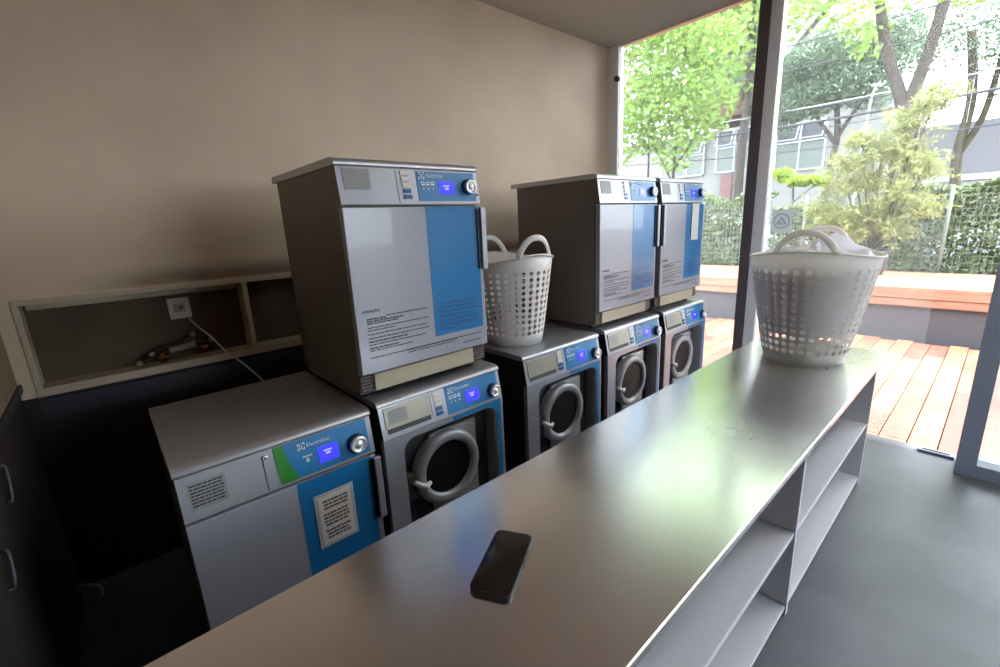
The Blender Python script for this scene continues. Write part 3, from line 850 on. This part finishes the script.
# hedges : three separate runs
for (a, b_, zt, nm, x) in ((1.45, 4.6, 1.78, 'tall clipped hedge left of the dark window post, seen past the dryers', 8.1), (-.05, 1.33, 1.52, 'lower middle hedge behind the feathery yellow shrub', 8.2), (-3.4, -.20, 1.74, 'broad leafy hedge at the right behind the wire fence', 8.1)):
    e_ = empty('hedge', (0, 0, 0)); e_.location = (x, (a + b_) / 2, .5); 
    q = box_leaves(MB(), 0, .7, a - (a + b_) / 2, b_ - (a + b_) / 2, 0, zt - .5, int(10500 * (b_ - a) / 2), .07, int(a * 10) + 50)
    q.build('foliage', 'leaf_hedge', e_)
    q = MB(); rr = random.Random(9)
    for k in range(int((b_ - a) * 6)):
        yv = rr.uniform(a, b_) - (a + b_) / 2
        q.tube([(.3, yv, 0), (.3 + rr.uniform(-.1, .1), yv + rr.uniform(-.1, .1), .4), (.3 + rr.uniform(-.2, .2), yv + rr.uniform(-.2, .2), zt - .7)], [.015, .01, .005], seg=5)
    q.build('stems', 'bark', e_)
    tag(e_, nm, 'hedge', 'hedge runs behind the fence')

# feathery yellow shrub in front
sh = empty('feathery_shrub', (7.12, -.26, .582))
q = MB(); r = random.Random(21); i_m = q.mi(None); bm = q.bm
q2 = MB()
def feather(q, base, tip, n, L, r):
    base = Vector(base); tip = Vector(tip); d = (tip - base)
    for k in range(n):
        t = (k + r.random()) / n; p = base + d * t + Vector((0, 0, -.25 * t * t * d.length * .3))
        u = (d.normalized() * .5 + Vector((r.gauss(0, .8), r.gauss(0, .8), r.gauss(0, .8) - .3))).normalized()
        w = u.cross(Vector((r.gauss(0, 1), r.gauss(0, 1), r.gauss(0, 1)))).normalized()
        s_ = L * r.uniform(.6, 1.3) * (1.1 - .5 * t)
        q.bm.faces.new([q.bm.verts.new(v) for v in (p, p + u * s_ * .5 + w * s_ * .09, p + u * s_, p + u * s_ * .5 - w * s_ * .09)])
# plume centres (y, z) relative to shrub base
plumes = [(.62, .98, .30), (.30, .85, .34), (.0, .9, .34), (.40, 1.25, .34), (.10, 1.3, .36), (-.22, 1.15, .36), (.35, 1.55, .28), (.05, 1.65, .34), (-.25, 1.6, .32), (-.42, 1.4, .24), (-.15, 1.95, .26), (-.32, 2.1, .2), (-.42, 2.25, .16), (-.42, .95, .22), (-.15, .65, .26), (.2, .62, .24), (.6, .72, .2), (.28, 1.82, .16)]
for cy_, cz_, rr_ in plumes:
    for k in range(44):
        a = r.uniform(0, 2 * PI); e2 = r.uniform(-.5, 1.2)
        dvec = Vector((math.cos(a) * math.cos(e2), math.sin(a) * math.cos(e2), math.sin(e2)))
        bs = Vector((r.gauss(0, .1), cy_ + r.gauss(0, .08), cz_ - .1 + r.gauss(0, .06)))
        feather(q, bs, bs + dvec * rr_ * r.uniform(.7, 1.15), 40, .07, r)
    q2.tube(smooth_pts([(0, 0, .27), (.02, cy_ * .4, cz_ * .45), (0, cy_, cz_)], 4), .009, seg=5)
q.build('foliage', 'leaf_yellow', sh); q2.build('stems', 'bark', sh)
q = MB(); q.lathe([(.15, .001), (.2, .3), (.21, .32), (.19, .32), (.18, .28), (.001, .27)], 0, 0, 0, seg=24, axis='z'); q.build('pot', 'riser', sh)
tag(sh, 'tall feathery yellow-green shrub rising behind the full basket', 'shrub')

def tree(name, loc, trunk, crown, m, label, leafsize, nleaf, seed, droop=0, aspect=.5, bark='bark', cat='tree'):
    e_ = empty(name, loc)
    q = MB()
    for pts, rad in trunk:
        P = smooth_pts(pts, 5); n = len(P); rs = [rad[0] + (rad[1] - rad[0]) * i / (n - 1) for i in range(n)]
        q.tube(P, rs, seg=10)
    q.build('trunk', bark, e_)
    if crown:
        leaves(MB(), crown, nleaf, leafsize, seed, droop, aspect).build('foliage', m, e_)
    return tag(e_, label, cat, 'trees beyond the hedge')
# big forked trunk, right pane   (y,z) from the photograph at x = 9.5
tree('forked_tree', (9.6, -.30, 0), [([(0, 0, 0), (0, 0, 1.2), (0, .10, 2.2), (0, .27, 3.05)], (.15, .13)), ([(0, .27, 2.95), (0, .42, 3.4), (.05, .62, 3.95), (.05, .85, 4.9)], (.10, .07)), ([(0, .25, 2.95), (0, .17, 3.35), (-.05, .06, 3.9), (-.05, -.05, 4.9)], (.10, .07))],
     [(-.2, .9, 4.35, .9, .35, .5), (0, -.3, 4.9, .9, 1.1, .6), (.2, 1.5, 5.3, 1, .8, .7)], 'leaf_bright', 'thick grey-brown forked tree trunk rising behind the feathery shrub', .14, 1700, 5)
tree('mossy_tree', (14.9, -.52, 0), [([(0, 0, 0), (0, .05, 1.5), (0, .14, 2.6), (0, .08, 3.8), (0, .28, 5.2)], (.11, .08)), ([(0, .12, 2.6), (0, -.15, 3.3), (0, -.25, 4.2), (0, -.3, 5.2)], (.07, .05))],
     [(0, -.3, 5.0, .8, .9, .8), (.2, .9, 5.3, .7, .9, .8), (0, -.7, 4.0, .6, .5, .6), (0, -1.2, 5.0, .6, .8, 1)], 'leaf_grey', 'slender mossy tree with thin foliage at the right edge of the window', .11, 3800, 6, bark='bark_moss')
tree('leafy_young_tree', (9.5, 3.8, 0), [([(0, 0, 0), (0, .03, 1.2), (0, .05, 2.4), (0, 0, 3.6), (0, -.1, 5)], (.045, .02)), ([(0, .05, 2.2), (0, .4, 2.8), (0, .8, 3.5)], (.025, .01)), ([(0, .05, 2.5), (0, -.4, 3.1), (0, -.8, 3.6)], (.025, .01)), ([(.2, .85, 0), (.2, .8, 2.5), (.2, .85, 5.3)], (.03, .02))],
     [(-.1, .9, 4.0, .8, .8, .6), (-.1, .2, 3.75, .8, 1.0, .6), (-.1, 1.2, 3.2, .6, .5, .5), (0, -.2, 5.1, .8, 1.2, .6), (-.1, 1.3, 5.4, .6, .6, .6), (0, 0, 3.25, .7, .95, .45), (0, -.5, 3.9, .7, .75, .45), (0, .8, 3.4, .6, .6, .5), (0, .3, 4.4, .7, .8, .5), (0, -.7, 4.7, .8, .7, .5), (0, 1.1, 4.6, .5, .5, .6), (0, .4, 5.4, .9, 1.2, .5), (0, .1, 2.7, .5, .5, .3), (0, -.65, 3.35, .5, .45, .25)], 'leaf_bright', 'bright green leafy young tree filling the left window pane', .14, 7000, 8, .3)
tree('feathery_street_tree', (13.2, 1.75, 0), [([(0, 0, 0), (0, 0, 2), (0, -.1, 3.2), (0, .1, 4.4)], (.09, .05)), ([(0, -.08, 3.0), (0, .5, 3.9), (0, .9, 4.7)], (.05, .03)), ([(0, -.08, 3.1), (0, -.5, 3.9), (0, -.8, 4.6)], (.05, .03))],
     [(0, .6, 4.1, .9, .75, .45), (0, -.3, 4.25, .9, .8, .5), (0, 1.1, 4.7, .7, .6, .6), (0, .1, 5.0, 1, 1.1, .6), (0, 1.1, 3.7, .5, .4, .35), (0, -.9, 4.9, .7, .6, .7), (0, -.7, 3.8, .4, .35, .3)], 'leaf_grey', 'soft grey-green street tree seen above the far awning windows', .12, 15000, 9, .5, .35)
tree('added_canopy_tree', (16.0, 4.8, 0), [([(0, 0, 0), (0, .1, 3), (0, 0, 6), (0, .2, 9)], (.16, .10)), ([(0, .05, 4.5), (0, -1.5, 6.5), (0, -3, 8)], (.09, .05)), ([(0, .05, 5), (0, 1.5, 7), (0, 2.5, 8.5)], (.09, .05))],  # high crown added to block bright sky from the worktop reflection
     [(0, -3.2, 9.2, 1.2, 2.4, 1.8), (0, 0, 8.2, 1.2, 2.6, 2), (0, 2.4, 8.6, 1.2, 2.2, 2.2), (0, -1.5, 11.4, 1.2, 3.8, 1.9), (0, 1.6, 11.8, 1.2, 3, 1.9), (0, 1.2, 5.9, .9, 2.2, 1.4), (0, -6, 10.2, 1.2, 2.4, 2.0), (0, 4, 6.2, 1, 1.2, 1.6)], 'leaf_bright', 'tall tree added to cover the sky mirrored in the counter, leaves at the top of the glass', .26, 12500, 31, .2)
tree('lime_shrub', (9.0, 1.18, 0), [([(0, 0, 0), (0, .05, 1), (0, .1, 1.95)], (.03, .015)), ([(0, .1, 1.6), (0, -.3, 1.95)], (.012, .006))],
     [(0, .3, 2.12, .2, .2, .14), (0, .0, 1.98, .25, .3, .10), (0, -.3, 1.95, .2, .2, .10)], 'leaf_lime', 'small lime-green bush top showing below the awning windows', .12, 420, 10, cat='shrub')

# building across the street : x = 18
bd = empty('apartment_building', (18, 3, 0))
q = MB(); q.box(0, 8, -1.55, 2.6, 0, 4.75, 'bld_wall'); q.box(0.05, 8, 1.75, 9, 0, 4.6, 'bld_wall'); q.box(.3, 8, -1.55, 2, 4.7, 4.95, 'bld_wall'); q.build('wall', 'bld_wall', bd)
q = MB(); q.box(-.05, 8, 1.95, 4.6, 5.0, 5.75); q.build('red_band', 'bld_red', bd)
q = MB(); q.box(.2, 8, 1.9, 5, 5.75, 9.5); q.build('upper_floor', 'bld_panel', bd)
q = MB(); q.box(-.1, .3, 2.9, 3.3, 0, 2.9); q.build('red_pillar', 'bld_red', bd)
def awn(ya, yb, za, zb, zp):   # pair of open awning lights above fixed panels
    f_ = MB()
    t = .05
    f_.box(-.08, .02, ya, yb, za, za + t); f_.box(-.08, .02, ya, yb, zb - t, zb); f_.box(-.08, .02, ya, ya + t, za, zb); f_.box(-.08, .02, yb - t, yb, za, zb); f_.box(-.08, .02, (ya + yb) / 2 - t / 2, (ya + yb) / 2 + t / 2, za, zb); f_.box(-.08, .02, ya, yb, zp - t / 2, zp + t / 2)
    w = f_.build('window', 'bld_white', bd)
    g_ = MB(); g_.box(-.03, -.01, ya + t, yb - t, zp, zb - t); g_.build('glass', 'bld_glass', w)
    g_ = MB(); g_.box(-.035, -.01, ya + t, yb - t, za + t, zp); g_.build('lower_panel', 'bld_panel', w)
    ym = (ya + yb) / 2
    for a, b_ in ((ya + .06, ym - .05), (ym + .05, yb - .06)):
        s_ = MB(); h = zb - zp - .12; o_ = .28
        P = lambda yv, t_: (-.09 - o_ * t_, yv, zb - .06 - h * t_)
        s_.tube([P(a, 0), P(b_, 0), P(b_, 1), P(a, 1)], .03, seg=4, closed=True); sm = s_.build('opening_sash', 'bld_white', w)
awn(.0, 1.5, 2.8, 4.38, 3.75); awn(2.2, 3.55, 3.0, 4.55, 3.9); awn(-3 + 5.6, 4.5, 6.0, 7.4, 6.9)
awn(4.0, 5.4, 3.0, 4.5, 3.8)
tag(bd, 'pale apartment building with open awning windows and a reddish band across the street', 'building')
lb = empty('low_white_building', (17, -2, 0))
q = MB(); q.box(0, 6, -7, 2.6, 0, 2.05); q.build('boundary_wall', 'bld_wall', lb)
q = MB(); q.box(-.06, 6, -7, 2.6, 2.05, 2.2); q.build('coping', 'bld_white', lb)
q = MB(); q.box(2, 8, -7, 3.3, 0, 3.75); q.build('rear_wall', 'bld_shade', lb)
q = MB(); q.box(1.9, 2.0, -2.6, -.9, 2.2, 3.3); q.box(1.9, 2.0, -5, -3.4, 2.2, 3.3); q.build('shadowed_opening', 'bld_glass', lb)
tag(lb, 'long low white wall and building at the right across the street', 'building')

# parked cars, seen through the hedge
def car(loc, L, label, m):
    e_ = empty('parked_car', loc)
    pr = [(-.5, .35), (-.5, .75), (-.46, .92), (-.33, .98), (-.22, 1.38), (-.1, 1.46), (.14, 1.44), (.28, 1.02), (.44, .92), (.5, .78), (.5, .35)]
    q = MB(); q.prism([(a * L, b_) for a, b_ in pr], -.85, .85, axis='x', bev=.05); q.build('body', m, e_)
    q = MB(); q.prism([(a * L, b_) for a, b_ in ((-.30, 1.0), (-.21, 1.34), (-.02, 1.39), (-.02, 1.0))], -.87, .87, axis='x'); q.prism([(a * L, b_) for a, b_ in ((.0, 1.0), (.0, 1.39), (.13, 1.37), (.24, 1.0))], -.87, .87, axis='x'); q.build('side_window', 'car_glass', e_)
    for a in (-.32, .32):
        for xx in (-.8, .8):
            q = MB(); q.tube([(xx - .1, a * L, .33), (xx + .1, a * L, .33)], .33, seg=20); q.build('wheel', 'rubber', e_)
    return tag(e_, label, 'car', 'cars parked behind the hedge')
car((11.0, -2.6, 0), 4.2, 'pale car parked behind the right-hand hedge', 'car_white')
car((10.75, 3.6, 0), 4.2, 'white car parked behind the left hedge, glimpsed past the dryers', 'car_white')

# street lamp
q = MB(); q.tube(smooth_pts([(12, .95, 0), (12, .93, 2), (12, .88, 3.5), (12, .84, 3.8), (11.98, .82, 3.86), (11.97, .81, 3.9)], 4), .022, seg=8)
sl = empty('street_lamp', (12, .95, 0)); o = q.build('pole', 'bld_white', sl); o.location = (-12, -.95, 0)
q = MB(); q.box(-.06, .0, -.22, -.06, 3.88, 3.93, bev=.015); q.build('lamp_head', 'bld_white', sl)
tag(sl, 'thin pale street lamp pole above the feathery shrub', 'street lamp')
# power lines
wires = [(10.6, -4, 4.25, 8, 4.5, .013), (10.8, -4, 3.42, 8, 3.85, .013), (11, -4, 3.32, 8, 3.42, .028), (11, -4, 2.72, 8, 2.98, .013), (11.2, -4, 4.9, 8, 5.1, .013), (10.9, -4, 3.62, 8, 3.7, .009), (11.1, -4, 3.2, 8, 3.3, .011)]
names = ['highest thin black power line crossing both panes', 'thin black power line just above the thick cable', 'thick dark overhead cable crossing behind the shrub', 'lowest thin power line in front of the awning windows', 'upper black power line near the top of the glass', 'single pale overhead cable, lighter than the other lines', 'thin power line just under the thick cable']
for i, ((x, ya, za, yb, zb, rr), nm) in enumerate(zip(wires, names)):
    q = MB(); P = []
    for k in range(25):
        t = k / 24; P.append((x, ya + (yb - ya) * t, za + (zb - za) * t - .25 * 4 * t * (1 - t) + .12))
    q.tube(P, rr, seg=6)
    tag(q.build('power_line', 'wire_pale' if i == 5 else 'wire'), nm, 'power line', 'overhead power lines')

# ------------------------------------------------------------ light
w = bpy.data.worlds.new('sky'); bpy.context.scene.world = w; w.use_nodes = True
nt = w.node_tree; bg = nt.nodes['Background']
bg.inputs[0].default_value = (.84, .92, 1, 1); bg.inputs[1].default_value = 8.5
sun = bpy.data.lights.new('sun', 'SUN'); sun.energy = 10; sun.angle = math.radians(1.5); sun.color = (1, .95, .86)
so = bpy.data.objects.new('sun', sun); C.objects.link(so)
so.rotation_euler = Vector((.03, -.62, .78)).to_track_quat('Z', 'Y').to_euler()
# fill lamp added on the ceiling, out of view, to brighten the room
cl = None
for i, (x, y_, en) in enumerate(((2.0, -1.9, 14),)):
    e_ = empty('added_fill_lamp', (x, y_, ZC))
    q = MB(); q.box(-.62, .62, -.16, .16, -.05, 0, bev=.006); q.build('added_lamp_housing', 'bld_white', e_)
    l = bpy.data.lights.new('added_lamp', 'AREA'); l.shape = 'RECTANGLE'; l.size = 1.2; l.size_y = .28; l.energy = en; l.color = (1, .94, .88)
    lo_ = bpy.data.objects.new('fill_light', l); C.objects.link(lo_); lo_.parent = e_; lo_.location = (0, 0, -.056)
    tag(e_, 'long white fill lamp added on the ceiling, out of view near the window side', 'ceiling lamp')

# ------------------------------------------------------------ camera
cd = bpy.data.cameras.new('camera'); co = bpy.data.objects.new('camera', cd); C.objects.link(co)
r_ = Vector((0.74254, -0.66828, -0.04525)); u_ = Vector((0.19182, 0.14744, 0.97029)); f_ = Vector((0.64175, 0.72916, -0.23767))
mt = Matrix((r_, u_, -f_)).transposed().to_4x4(); mt.translation = Vector((-.6598, -1.4573, 1.4667))
co.matrix_world = mt
cd.sensor_width = 36; cd.lens = 445.65 / 1000 * 36; cd.clip_start = .02; cd.clip_end = 300
sc = bpy.context.scene; sc.camera = co
sc.view_settings.view_transform = 'Standard'; sc.view_settings.look = 'None'; sc.view_settings.exposure = .38; sc.view_settings.gamma = 1
sc.view_settings.use_curve_mapping = False
sc.cycles.use_denoising = True
sc.cycles.max_bounces = 10; sc.cycles.diffuse_bounces = 5; sc.cycles.transparent_max_bounces = 16
sc.cycles.sample_clamp_indirect = 8
sc.cycles.caustics_reflective = False
